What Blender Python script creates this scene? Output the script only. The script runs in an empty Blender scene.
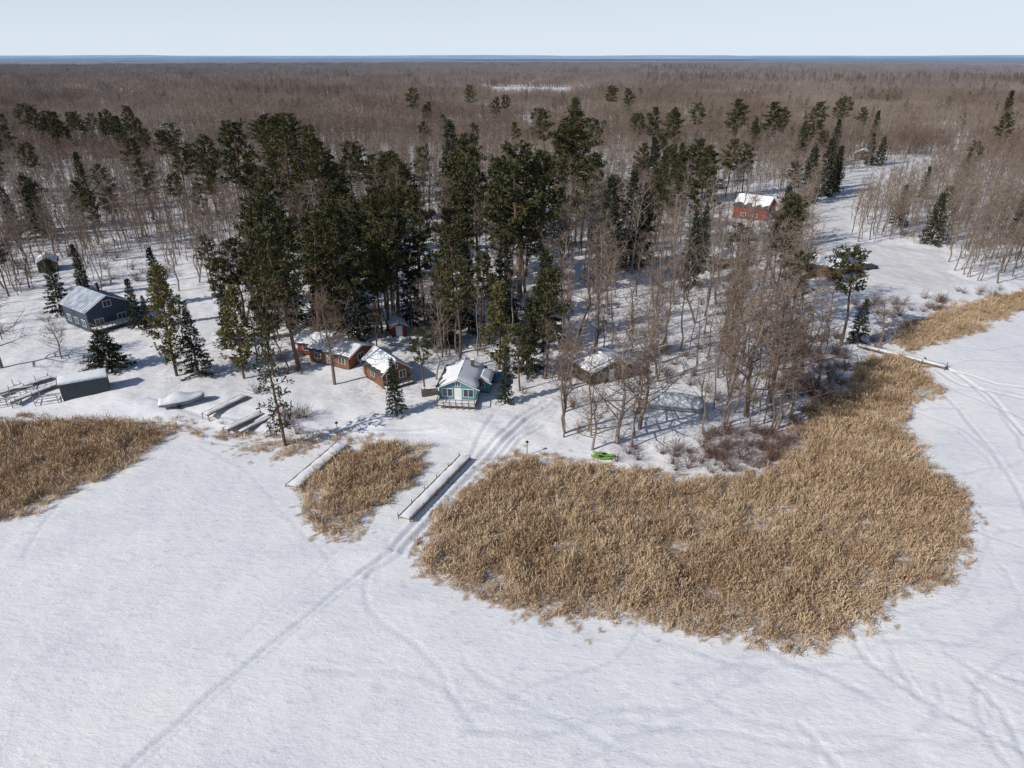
import bpy, math, random
import numpy as np
from mathutils import Vector, Matrix
random.seed(7); np.random.seed(7)
S=bpy.context.scene
CAMH=50.0; PITCH=math.radians(25.7); F=683.0
cp,sp=math.cos(PITCH),math.sin(PITCH)

# ---------- survey: photo measurements converted to true ground coordinates (metres) ----------
def G(px,py):
    u=(px-512)/F; v=(384-py)/F
    d=CAMH/(sp-v*cp)
    return (u*d, d*(cp+v*sp))
def HT(px,by,ty):
    x,y=G(px,by); v=(384-ty)/F
    return CAMH+y*(v*cp-sp)/(cp+v*sp)
def GP(pts): return [G(*p) for p in pts]

# ---------- noise ----------
def sn(x,y,scale,seed,octs=3):
    r=np.random.RandomState(seed); out=0; a=1; tot=0
    for o in range(octs):
        for k in range(4):
            th=r.rand()*6.283; ph=r.rand()*6.283; f=(0.7+0.6*r.rand())/scale*6.283*(2.1**o)
            w=1.3*np.sin((x*math.cos(th+1.3)+y*math.sin(th+1.3))*f*0.37+ph*2)
            out=out+a*np.sin((x*math.cos(th)+y*math.sin(th))*f+ph+w)
        tot+=a*4; a*=0.55
    return out/tot*2.0
def smooth(a,b,x):
    t=np.clip((x-a)/(b-a),0,1); return t*t*(3-2*t)
def inpoly(x,y,poly):
    x=np.asarray(x);y=np.asarray(y); ins=np.zeros(x.shape,bool); n=len(poly)
    for i in range(n):
        x1,y1=poly[i]; x2,y2=poly[(i+1)%n]
        if y1==y2: continue
        c=((y1>y)!=(y2>y))&(x<(x2-x1)*(y-y1)/(y2-y1)+x1)
        ins^=c
    return ins
def pdist(x,y,pl):
    d=np.full(np.shape(x),1e9)
    for (x1,y1),(x2,y2) in zip(pl[:-1],pl[1:]):
        dx,dy=x2-x1,y2-y1; L=dx*dx+dy*dy+1e-9
        t=np.clip(((x-x1)*dx+(y-y1)*dy)/L,0,1)
        d=np.minimum(d,np.hypot(x-x1-t*dx,y-y1-t*dy))
    return d

SHORE=GP([(-300,415),(0,413),(60,410),(130,422),(200,428),(280,438),(340,437),(430,443),(520,458),(600,463),(680,468),(760,455),(800,425),(830,380),(860,352),(900,325),(960,302),(1024,290),(1300,262)])
SX=np.array([p[0] for p in SHORE]); SY=np.array([p[1] for p in SHORE])
def shore(x): return np.interp(x,SX,SY)
def zf(x,y):
    x=np.asarray(x,float); y=np.asarray(y,float)
    sd=y-shore(x)+1.5*sn(x,y,14,3,2)
    land=smooth(-1,7,sd)
    z=land*(0.7+0.25*sn(x,y,26,5,3)+.05*sn(x,y,5,6,2))+0.035*sn(x,y,9,8,3)*(1-land)
    z=z+smooth(3600,5200,y)*9
    return z
REEDS=[GP([(415,555),(440,510),(480,470),(530,462),(600,470),(660,478),(700,478),(760,468),(800,450),(790,428),(830,400),(858,366),(890,354),(925,366),(940,392),(905,420),(915,450),(950,480),(985,520),(975,550),(935,580),(905,592),(875,625),(830,652),(770,640),(700,640),(640,620),(560,625),(510,615),(450,590)]),
 GP([(890,345),(900,324),(960,305),(1030,292),(1100,282),(1100,292),(1030,307),(985,325),(940,345),(915,355)]),
 GP([(-120,425),(0,424),(60,422),(150,424),(185,430),(150,450),(100,480),(50,505),(0,520),(-120,545)]),
 GP([(325,455),(370,445),(425,449),(430,460),(400,490),(375,515),(350,540),(320,540),(300,508),(298,490)]),
 GP([(222,450),(262,442),(318,444),(300,456),(240,458)])]
def inreed(x,y,k=1.0):
    a=x+1.5*sn(x,y,9,21,3)+1.0*sn(x,y,2.2,23,2); b=y+1.5*sn(x,y,9,22,3)+1.0*sn(x,y,2.2,24,2)
    m=np.zeros(np.shape(x),bool)
    for P in REEDS: m|=inpoly(a,b,P)
    return m
TR=[]  # tracks (polyline, half width, depth)
def off(pl,o):
    r=[]
    for i,p in enumerate(pl):
        q=pl[min(i+1,len(pl)-1)]; s=pl[max(i-1,0)]
        dx,dy=q[0]-s[0],q[1]-s[1]; L=math.hypot(dx,dy)
        r.append((p[0]-dy/L*o,p[1]+dx/L*o))
    return r
def jit(pl,a=0.15):
    out=[]
    for (x1,y1),(x2,y2) in zip(pl[:-1],pl[1:]):
        n=max(2,int(math.hypot(x2-x1,y2-y1)/3))
        for i in range(n):
            t=i/n; out.append((x1+(x2-x1)*t+random.uniform(-a,a),y1+(y2-y1)*t+random.uniform(-a,a)))
    out.append(pl[-1]); return out
main=GP([(560,408),(530,420),(500,450),(470,478),(430,520),(400,545),(340,588),(270,645),(215,690),(170,730),(120,775)])
TR.append((jit(main,.14),.2,.13)); TR.append((off(jit(main,.14),.75),.16,.06))
m2=GP([(548,405),(520,420),(490,447),(455,480),(420,518),(392,548)])
for o in(.0,1.3): TR.append((off(jit(m2,.08),o),.3,.22))
m3=GP([(540,425),(515,440),(487,470),(450,505),(418,535),(360,572)])
for o in(0,1.1): TR.append((off(jit(m3,.1),o),.22,.16))
TR.append((jit(GP([(495,418),(478,440),(470,458)]),.1),.25,.12))
TR.append((jit(GP([(860,348),(910,360),(950,370),(990,395),(1030,440),(1060,480)]),.2),.3,.18))
TR.append((jit(GP([(945,368),(1000,385),(1060,392)]),.2),.3,.18))
TR.append((jit(GP([(940,372),(960,385),(1030,400)]),.2),.3,.15))
TR.append((jit(GP([(930,380),(960,410),(1000,460),(1040,530)]),.3),.22,.12))
TR.append((jit(GP([(950,345),(990,350),(1060,340)]),.3),.22,.12))
TR.append((jit(GP([(955,372),(1000,410),(1035,470),(1060,560)]),.4),.22,.1))
TR.append((jit(GP([(20,560),(60,500),(90,470),(140,440)]),.3),.2,.07))
TR.append((jit(GP([(150,400),(210,420),(330,432),(440,430)]),.3),.3,.12))
TR.append((jit(GP([(430,436),(380,436),(330,440),(285,452),(200,440)]),.3),.2,.1))
TR.append((jit(GP([(200,445),(250,470),(290,520),(330,560)]),.3),.18,.06))
TR.append((jit(GP([(440,405),(400,420),(345,430),(300,450)]),.3),.25,.08))
TR.append((jit(GP([(480,420),(470,440),(430,455),(330,560),(240,640)]),.3),.15,.05))
for k in range(42):   # wandering old tracks and drift edges on the open ice
    a=random.uniform(0,6.28); x_,y_=G(random.uniform(900,1060),random.uniform(345,720)) if k<30 else G(random.uniform(450,1000),random.uniform(640,740)); pl=[]
    for i in range(16):
        pl.append((x_,y_)); a+=random.uniform(-.4,.4); x_+=2.0*math.cos(a); y_+=2.0*math.sin(a)
    TR.append((pl,random.uniform(.14,.28),random.uniform(.05,.10)))
ROADS=[GP([(805,222),(845,178),(920,158),(965,152),(962,166),(890,192),(850,215),(850,245),(940,252),(958,292),(890,300),(830,290),(800,262)])]

# ---------- materials ----------
def newmat(name):
    m=bpy.data.materials.new(name); m.use_nodes=True; nt=m.node_tree
    b=nt.nodes['Principled BSDF']; b.inputs['Specular IOR Level'].default_value=0.25
    return m,nt,b
def N(nt,t,**k):
    n=nt.nodes.new(t)
    for a,v in k.items(): setattr(n,a,v)
    return n
def mix(nt,f,a,b):
    n=N(nt,'ShaderNodeMix',data_type='RGBA')
    for sck,v in((n.inputs[0],f),(n.inputs[6],a),(n.inputs[7],b)):
        if isinstance(v,(int,float)): sck.default_value=v
        elif isinstance(v,tuple): sck.default_value=(*v,1) if len(v)==3 else v
        else: nt.links.new(v,sck)
    return n.outputs[2]
def math_(nt,op,a,b=0.0,clamp=False):
    n=N(nt,'ShaderNodeMath',operation=op,use_clamp=clamp)
    for i,v in enumerate((a,b)):
        if isinstance(v,(int,float)): n.inputs[i].default_value=v
        else: nt.links.new(v,n.inputs[i])
    return n.outputs[0]
def noise(nt,vec,scale,detail=4,rough=.55):
    n=N(nt,'ShaderNodeTexNoise'); n.inputs['Scale'].default_value=scale; n.inputs['Detail'].default_value=detail; n.inputs['Roughness'].default_value=rough
    if vec is not None: nt.links.new(vec,n.inputs['Vector'])
    return n.outputs['Fac']
def mrange(nt,v,a,b,c=0.,d=1.):
    n=N(nt,'ShaderNodeMapRange'); nt.links.new(v,n.inputs[0])
    for i,x in enumerate((a,b,c,d)): n.inputs[i+1].default_value=x
    return n.outputs[0]
def simple(name,c1,c2=None,scale=3,rough=.7,bump=0,metal=0,spec=.25,stretch=None):
    m,nt,b=newmat(name); c2=c2 or tuple(x*.75 for x in c1)
    tc=N(nt,'ShaderNodeTexCoord'); v=tc.outputs['Object']
    if stretch:
        mp=N(nt,'ShaderNodeMapping'); mp.inputs['Scale'].default_value=stretch; nt.links.new(v,mp.inputs['Vector']); v=mp.outputs[0]
    f=noise(nt,v,scale)
    nt.links.new(mix(nt,mrange(nt,f,.35,.65),c1,c2),b.inputs['Base Color'])
    b.inputs['Roughness'].default_value=rough; b.inputs['Metallic'].default_value=metal; b.inputs['Specular IOR Level'].default_value=spec
    if bump:
        bp=N(nt,'ShaderNodeBump'); bp.inputs['Strength'].default_value=bump; bp.inputs['Distance'].default_value=.05
        nt.links.new(f,bp.inputs['Height']); nt.links.new(bp.outputs[0],b.inputs['Normal'])
    return m
def tree_mat(name,ca,cb,cc,haze=True,nscale=.02,cd=None):
    m,nt,b=newmat(name)
    oi=N(nt,'ShaderNodeObjectInfo'); ge=N(nt,'ShaderNodeNewGeometry')
    c=mix(nt,oi.outputs['Random'],ca,cb)
    f=noise(nt,ge.outputs['Position'],nscale,3)
    c=mix(nt,mrange(nt,f,.42,.62),c,cc)
    if cd:  # stands of a different species
        f=noise(nt,ge.outputs['Position'],.0045,5,.6); c=mix(nt,mrange(nt,f,.48,.60,0,.75),c,cd)
    if haze:  # blue-grey air haze painted into the base colour, stronger with distance
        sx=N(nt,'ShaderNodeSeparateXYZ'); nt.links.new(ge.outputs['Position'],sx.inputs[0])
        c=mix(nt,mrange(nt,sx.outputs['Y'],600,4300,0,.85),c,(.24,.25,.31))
    nt.links.new(c,b.inputs['Base Color']); b.inputs['Roughness'].default_value=.85; b.inputs['Specular IOR Level'].default_value=.1
    return m
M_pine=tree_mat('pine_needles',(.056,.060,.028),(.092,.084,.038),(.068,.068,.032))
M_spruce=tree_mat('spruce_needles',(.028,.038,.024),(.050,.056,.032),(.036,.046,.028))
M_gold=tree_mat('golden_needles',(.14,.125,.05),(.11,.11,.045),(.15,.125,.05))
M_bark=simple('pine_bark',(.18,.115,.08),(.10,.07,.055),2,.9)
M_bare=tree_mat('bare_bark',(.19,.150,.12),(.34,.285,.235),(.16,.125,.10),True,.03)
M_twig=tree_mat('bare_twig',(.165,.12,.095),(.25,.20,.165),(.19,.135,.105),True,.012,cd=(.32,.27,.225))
M_snow=simple('snow_cap',(.85,.86,.88),(.78,.80,.84),1.2,.8,.4)
M_red=simple('red_siding',(.26,.05,.035),(.18,.04,.03),4,.8,.2,stretch=(1,1,8))
M_brown=simple('brown_siding',(.24,.11,.06),(.16,.075,.042),4,.8,.2,stretch=(1,1,8))
M_dbrown=simple('dark_brown_siding',(.12,.09,.07),(.08,.065,.055),4,.8,.2,stretch=(1,1,8))
M_teal=simple('teal_siding',(.10,.27,.30),(.08,.22,.25),4,.7,.2,stretch=(1,1,8))
M_navy=simple('navy_siding',(.055,.075,.11),(.04,.055,.085),4,.7,.2,stretch=(1,1,8))
M_grey=simple('grey_siding',(.08,.09,.10),(.055,.065,.075),4,.7,.2,stretch=(8,1,1))
M_metal=simple('metal_roof',(.30,.35,.42),(.62,.65,.70),.8,.5,.1,spec=.5)
M_rib=simple('roof_rib_metal',(.20,.24,.30),(.26,.30,.36),2,.5,spec=.5)
M_shing=simple('shingles',(.09,.085,.085),(.05,.05,.05),6,.9,.3)
M_white=simple('white_trim',(.75,.75,.74),(.68,.68,.68),3,.6)
M_glass=simple('window_glass',(.03,.04,.055),(.05,.06,.08),2,.12,spec=.6)
M_wood=simple('weathered_wood',(.26,.21,.16),(.17,.14,.11),5,.85,.3)
M_deck=simple('deck_boards',(.19,.12,.08),(.12,.08,.06),5,.85,.3)
M_alu=simple('galvanised_metal',(.42,.43,.44),(.32,.33,.34),4,.45,metal=.6,spec=.5)
M_wrap=simple('boat_cover',(.80,.81,.82),(.66,.69,.72),1.5,.55,.3,spec=.4)
M_hull=simple('boat_hull',(.16,.19,.24),(.12,.15,.2),2,.35,spec=.5)
M_fence=simple('boat_fence',(.72,.72,.70),(.6,.6,.6),2,.4,spec=.5)
M_rub=simple('rubber',(.02,.02,.02),(.03,.03,.03),5,.9)
M_green=simple('green_plastic',(.14,.34,.05),(.11,.28,.04),3,.45,spec=.5)
M_blue=simple('blue_tarp',(.05,.16,.36),(.08,.22,.42),2,.6,.4)
M_carr=simple('car_paint_red',(.25,.03,.02),(.22,.03,.02),2,.3,spec=.5)
M_card=simple('car_paint_dark',(.03,.035,.04),(.04,.045,.05),2,.3,spec=.5)
M_shrub=simple('shrub_twigs',(.15,.09,.075),(.20,.14,.115),1,.9)

# reeds material
M_reed,nt,b=newmat('dry_reeds')
ge=N(nt,'ShaderNodeNewGeometry')
c=mix(nt,ge.outputs['Random Per Island'],(.44,.315,.195),(.78,.62,.43))
f=noise(nt,ge.outputs['Position'],.13,5,.65); c=mix(nt,mrange(nt,f,.42,.64,0,.85),c,(.40,.265,.155))
f=noise(nt,ge.outputs['Position'],.5,4,.65); c=mix(nt,mrange(nt,f,.5,.7,0,.6),c,(.31,.215,.145))
nt.links.new(c,b.inputs['Base Color']); b.inputs['Roughness'].default_value=.8

# ground snow
M_ground,nt,b=newmat('snow_ground')
ge=N(nt,'ShaderNodeNewGeometry'); pos=ge.outputs['Position']
def attr(n): a=N(nt,'ShaderNodeAttribute'); a.attribute_name=n; return a.outputs['Fac']
mp=N(nt,'ShaderNodeMapping'); mp.inputs['Rotation'].default_value=(0,0,.6); mp.inputs['Scale'].default_value=(.5,1.1,1); nt.links.new(pos,mp.inputs['Vector'])
n1=noise(nt,pos,.035,6,.68); n2=noise(nt,mp.outputs[0],1.3,6,.75); n3=noise(nt,pos,1.6,6,.7); n4=noise(nt,mp.outputs[0],.14,8,.75)
c=mix(nt,mrange(nt,n1,.38,.64),(.89,.885,.885),(.79,.80,.835))
c=mix(nt,math_(nt,'MULTIPLY',mrange(nt,n4,.50,.62),.6),c,(.72,.73,.785))
strk=math_(nt,'MULTIPLY',mrange(nt,n2,.54,.66),mrange(nt,n1,.35,.6,.12,.75))
c=mix(nt,strk,c,(.57,.57,.63))
lit=math_(nt,'MULTIPLY',attr('litter'),mrange(nt,n3,.48,.64,0,1))
c=mix(nt,lit,c,(.30,.25,.22))
rd=math_(nt,'MULTIPLY',attr('road'),mrange(nt,n3,.3,.7,.3,.8))
c=mix(nt,rd,c,(.62,.60,.60))
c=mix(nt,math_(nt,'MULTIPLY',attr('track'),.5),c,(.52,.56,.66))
rm=math_(nt,'MULTIPLY',attr('reed'),mrange(nt,n3,.36,.56,.1,.95),True)
c=mix(nt,rm,c,(.36,.26,.17))
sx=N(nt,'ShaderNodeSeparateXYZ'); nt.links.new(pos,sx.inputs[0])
c=mix(nt,mrange(nt,sx.outputs['Y'],3000,4600),c,(.23,.25,.32))  # aerial haze painted into the far ground colour
c=mix(nt,mrange(nt,sx.outputs['Y'],5000,12000),c,(.25,.34,.46))  # bluer haze tone painted in towards the horizon
nt.links.new(c,b.inputs['Base Color']); b.inputs['Roughness'].default_value=.75; b.inputs['Specular IOR Level'].default_value=.2
hsum=math_(nt,'ADD',math_(nt,'ADD',n2,math_(nt,'MULTIPLY',n3,.4)),math_(nt,'MULTIPLY',n4,1.5))
bp=N(nt,'ShaderNodeBump'); bp.inputs['Strength'].default_value=.75; bp.inputs['Distance'].default_value=.15
nt.links.new(hsum,bp.inputs['Height']); nt.links.new(bp.outputs[0],b.inputs['Normal'])

# ---------- ground sheet ----------
def axis(lo,hi,step,far_lo,far_hi):
    a=list(np.arange(lo,hi+1e-6,step)); s=step; x=a[-1]
    while x<far_hi: s*=1.12; x+=s; a.append(x)
    s=step; x=lo; pre=[]
    while x>far_lo: s*=1.12; x-=s; pre.append(x)
    return np.array(pre[::-1]+a)
ax=axis(-120,130,.36,-40000,40000); ay=axis(32,200,.36,-300,60000)
X,Y=np.meshgrid(ax,ay); Z=zf(X,Y)
near=(Y<420)&(abs(X)<400)
trk=np.zeros_like(X); xs,ys=X[near],Y[near]; tz=np.zeros_like(xs); tt=np.zeros_like(xs)
for pl,w,dp in TR:
    P=np.array(pl); bb=(xs>P[:,0].min()-3)&(xs<P[:,0].max()+3)&(ys>P[:,1].min()-3)&(ys<P[:,1].max()+3)
    d=pdist(xs[bb],ys[bb],pl); tz[bb]-=dp*np.exp(-(d/w)**2); tz[bb]+=.45*dp*np.exp(-((d-2*w)/(.7*w))**2); tt[bb]=np.maximum(tt[bb],np.exp(-(d/(w*1.2))**2)*min(1,dp/.13))
trk[near]=tt; Z[near]+=tz
reed=np.zeros_like(X); reed[near]=inreed(xs,ys).astype(float)
road=np.zeros_like(X)
for P in ROADS: road=np.maximum(road,inpoly(X+.8*sn(X,Y,8,31,2),Y+.8*sn(X,Y,8,32,2),P).astype(float))
sdg=Y-shore(X)
lit=smooth(4,20,sdg)*smooth(-.7,.5,sn(X,Y,30,41,3))*.75+smooth(220,420,Y)*.6
lit=np.clip(lit,0,1)*(1-road)*np.where((X<-60)&(Y<170),.35,1)
ny,nx=X.shape
idx=np.arange(nx*ny).reshape(ny,nx)
faces=np.stack([idx[:-1,:-1],idx[:-1,1:],idx[1:,1:],idx[1:,:-1]],-1).reshape(-1,4)
me=bpy.data.meshes.new('snow_ground')
me.vertices.add(nx*ny); me.vertices.foreach_set('co',np.stack([X,Y,Z],-1).astype(np.float32).ravel())
me.loops.add(faces.size); me.loops.foreach_set('vertex_index',faces.astype(np.int32).ravel())
me.polygons.add(len(faces)); me.polygons.foreach_set('loop_start',np.arange(0,faces.size,4,dtype=np.int32)); me.polygons.foreach_set('loop_total',np.full(len(faces),4,dtype=np.int32))
me.update(); me.validate()
for n,a in(('reed',reed),('track',trk),('road',road),('litter',lit)):
    at=me.attributes.new(n,'FLOAT','POINT'); at.data.foreach_set('value',a.astype(np.float32).ravel())
me.polygons.foreach_set('use_smooth',np.ones(len(faces),bool))
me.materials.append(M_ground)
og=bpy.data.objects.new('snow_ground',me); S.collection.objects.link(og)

# ---------- mesh builder ----------
class MB:
    def __init__(s): s.v=[]; s.f=[]; s.m=[]
    def tube(s,p0,p1,r0,r1,n=3,m=0):
        p0=Vector(p0);p1=Vector(p1); d=(p1-p0)
        if d.length<1e-5: return
        d.normalize(); a=d.orthogonal().normalized(); b=d.cross(a); k=len(s.v)
        for p,r in((p0,r0),(p1,r1)):
            for i in range(n):
                t=6.2832*i/n; s.v.append(tuple(p+(a*math.cos(t)+b*math.sin(t))*r))
        for i in range(n):
            j=(i+1)%n; s.f.append((k+i,k+j,k+n+j,k+n+i)); s.m.append(m)
    def quad(s,a,b,c,d,m=0):
        k=len(s.v); s.v+= [tuple(a),tuple(b),tuple(c),tuple(d)]; s.f.append((k,k+1,k+2,k+3)); s.m.append(m)
    def needle(s,p,d,L,w,m=0,tp=.6):
        a=d.orthogonal().normalized(); a.rotate(Matrix.Rotation(random.uniform(0,6.28),3,d)) ; a=a*w*.5
        e=p+d*L; s.quad(p-a*.6,p+a*.6,e+a*tp/.6,e-a*tp/.6,m)
    def box(s,x0,x1,y0,y1,z0,z1,m=0):
        k=len(s.v)
        s.v+=[(x0,y0,z0),(x1,y0,z0),(x1,y1,z0),(x0,y1,z0),(x0,y0,z1),(x1,y0,z1),(x1,y1,z1),(x0,y1,z1)]
        for f in((0,3,2,1),(4,5,6,7),(0,1,5,4),(1,2,6,5),(2,3,7,6),(3,0,4,7)): s.f.append(tuple(k+i for i in f)); s.m.append(m)
    def mesh(s,name,mats):
        me=bpy.data.meshes.new(name); me.from_pydata(s.v,[],s.f)
        for m in mats: me.materials.append(m)
        me.polygons.foreach_set('material_index',s.m); me.update(); return me
def rv(): 
    while True:
        v=Vector((random.uniform(-1,1),random.uniform(-1,1),random.uniform(-1,1)))
        if .01<v.length<1: return v.normalized()
U=random.uniform
def trunk(b,h,r,bend,m=0,n=6,seg=6):
    pts=[Vector((0,0,-.4))]; x=y=0
    for i in range(1,seg+1):
        x+=U(-bend,bend);y+=U(-bend,bend); pts.append(Vector((x,y,h*i/seg)))
    for i in range(seg): b.tube(pts[i],pts[i+1],r*(1-i/seg)**.8+.02,r*(1-(i+1)/seg)**.8+.02,n,m)
    def at(t):
        q=min(max(t,0),.9999)*seg; i=int(q); return pts[i].lerp(pts[i+1],q-i)
    return at
def make_pine(name,h=20,c0=.4,R=4.3,nb=44,nm=M_pine,dens=1.0,nq=12,ex=.42):
    b=MB(); at=trunk(b,h*.97,.25,.3)
    lop=U(0,6.28)
    for i in range(nb):
        u=(i+U(0,.8))/nb; t=c0+(1-c0)*u
        prof=((1-u)**ex)*(.5+.5*min(1,u*3))
        az=i*2.4+U(-.6,.6); L=R*prof*U(.5,1.12)*(1+.22*math.cos(az-lop))+.3
        p=at(t); tilt=U(-.05,.3)+.55*u; d=Vector((math.cos(az)*math.cos(tilt),math.sin(az)*math.cos(tilt),math.sin(tilt)))
        e=p+d*L; b.tube(p,e,.08*(1-u)+.02,.015,3)
        nc=max(3,int(L*2.0*dens))
        for k in range(nc):
            q=p.lerp(e,.35+.7*(k+U(0,1))/nc)+rv()*.22*min(L,2.5)*.5
            cr=U(.4,.72)
            for _ in range(nq):
                dd=(rv()+Vector((0,0,.45))+d*.4).normalized()
                b.needle(q+rv()*cr*.6,dd,cr*U(.7,1.1),U(.14,.28),1)
    for i in range(6): b.tube(at(c0*U(.45,1)),at(c0)+Vector((U(-1.6,1.6),U(-1.6,1.6),U(-1.6,.2))),.035,.01,3)
    return b.mesh(name,[M_bark,nm])
def make_spruce(name,h=16,c0=.08,R=2.8,nb=110,nm=M_spruce):
    b=MB(); at=trunk(b,h,.2,.08)
    for i in range(nb):
        u=(i+U(0,.9))/nb; t=c0+(1-c0)*u
        az=i*2.4+U(-.5,.5); L=R*((1-u)**.8)*U(.65,1.2)+.2
        p=at(t); tilt=-.25+.75*u+U(-.1,.1); d=Vector((math.cos(az)*math.cos(tilt),math.sin(az)*math.cos(tilt),math.sin(tilt)))
        e=p+d*L; b.tube(p,e,.04,.01,3)
        nc=max(2,int(L*2.8))
        for k in range(nc):
            q=p.lerp(e,.2+.8*(k+U(0,1))/nc)
            for _ in range(7):
                dd=(rv()*.8+Vector((0,0,-.25))+d*.8).normalized()
                b.needle(q+rv()*.2,dd,U(.3,.65),U(.1,.24),1)
    return b.mesh(name,[M_bark,nm])
def make_bare(name,h=17,r=.17,c0=.35,spread=.55,nb=16,L0=5.5,sub=5,tw=5,tr=.014,n=5,up=.35,bend=.45):
    b=MB(); at=trunk(b,h,r,bend,0,n)
    for i in range(nb):
        u=(i+U(0,1))/nb; t=c0+(1-c0)*u*.97; p=at(t); az=i*2.4+U(-.7,.7)
        L=L0*(1-u*.7)*U(.5,1.15); el=U(.45,1.1) if spread<.6 else U(.15,.85)
        d=Vector((math.cos(az)*math.cos(el),math.sin(az)*math.cos(el),math.sin(el)))
        mid=p+d*L*.5; d2=(d+Vector((0,0,up))+rv()*.35).normalized(); e=mid+d2*L*.5
        rr=r*(1-t)*.5+.025
        b.tube(p,mid,rr,rr*.6,3,0); b.tube(mid,e,rr*.6,tr,3,0)
        for k in range(sub):
            s=U(.15,1); q=p.lerp(mid,s*2) if s<.5 else mid.lerp(e,s*2-1)
            d3=(d2*.6+rv()*.9+Vector((0,0,.25))).normalized(); L3=L*U(.25,.5); q2=q+d3*L3
            b.needle(q,d3,L3,tr*4.6,1,.4)
            for _ in range(tw):
                a=q.lerp(q2,U(.1,1)); d4=(d3*.5+rv()*.9+Vector((0,0,.2))).normalized()
                b.needle(a,d4,U(.5,1.3),tr*3.0,1,.35)
    return b.mesh(name,[M_bare,M_twig])

pines=[make_pine('pine_a'),make_pine('pine_b',c0=.5,R=3.8,nb=36),make_pine('pine_c',c0=.3,R=4.6,nb=54),make_pine('pine_d',c0=.45,R=5.0,nb=36,dens=.85,ex=.35),make_pine('pine_e',c0=.55,R=4.2,nb=32,ex=.33)]
gold=[make_pine('pine_gold',c0=.12,R=3.7,nb=66,nm=M_gold,ex=.6)]
spruces=[make_spruce('spruce_a'),make_spruce('spruce_b',R=2.3,nb=120),make_spruce('spruce_c',R=3.3)]
fat=make_spruce('spruce_fat',h=9,R=4.6,nb=110,c0=.03)
thin=make_pine('pine_thin',h=18,c0=.12,R=3.2,nb=46,dens=.45,nq=5,ex=.55)
bares=[make_bare('bare_a'),make_bare('bare_b',h=18,c0=.4,L0=4.8,nb=14),make_bare('bare_c',h=15,c0=.25,nb=17),make_bare('bare_d',h=19,c0=.5,L0=4.0,nb=13,r=.15),make_bare('bare_e',h=16,r=.12,c0=.35,L0=3.8,nb=14,bend=.7),make_bare('bare_f',h=18,r=.15,c0=.5,L0=5.4,nb=13,up=.1),make_bare('bare_g',h=14,r=.14,c0=.22,L0=5.6,nb=18,up=.15,bend=.7,tw=6)]
oak=[make_bare('oak_a',h=13,r=.26,c0=.22,spread=.9,nb=22,L0=7.5,sub=8,tw=7,tr=.018)]
HTS={}
for m in pines+gold: HTS[m.name]=20
for m in spruces: HTS[m.name]=16
HTS[fat.name]=9; HTS[thin.name]=18
for m,h in zip(bares,(17,18,15,19,16,18,14)): HTS[m.name]=h
HTS[oak[0].name]=13

def z1(x,y): return float(zf(x,y))
def plant(name,me,x,y,h,wide=1.0):
    o=bpy.data.objects.new(name,me); S.collection.objects.link(o); s=h/HTS[me.name]
    o.location=(x,y,z1(x,y)-.05); w=s*wide*U(.85,1.2); o.scale=(w,w,s); o.rotation_euler=(U(-.04,.04),U(-.04,.04),U(0,6.28)); return o
# building sites: x px, y px, clear radius, open yard in front (m)
BUILD=[(100,318,12,20),(88,392,6,9),(335,360,8,14),(383,375,7,14),(398,335,3.5,12),(462,395,7.5,16),(600,376,6.5,20),(752,217,13,50),(675,407,7.5,14),(185,405,6,8),(50,270,6,32),(820,277,9,30),(865,268,8,26),(725,268,7,22),(862,160,8,24)]
BL=[(*G(a,b),r,f) for a,b,r,f in BUILD]
def bfree(x,y,k=.7):
    m=np.ones(np.shape(x),bool)
    for bx,by,r,fr in BL:
        m&=((x-bx)**2+(y-by)**2>(r*k)**2)
        L=math.hypot(bx,by); ux,uy=-bx/L,-by/L
        a=(x-bx)*ux+(y-by)*uy; c=abs(-(x-bx)*uy+(y-by)*ux)
        m&=~((a>0)&(a<fr)&(c<r*.55))
    return m
def free(x,y,k=.7): return bool(bfree(np.array(x),np.array(y),k))
def onroad(x,y): return any(bool(inpoly(np.array([x]),np.array([y]),P)[0]) for P in ROADS)

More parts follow.
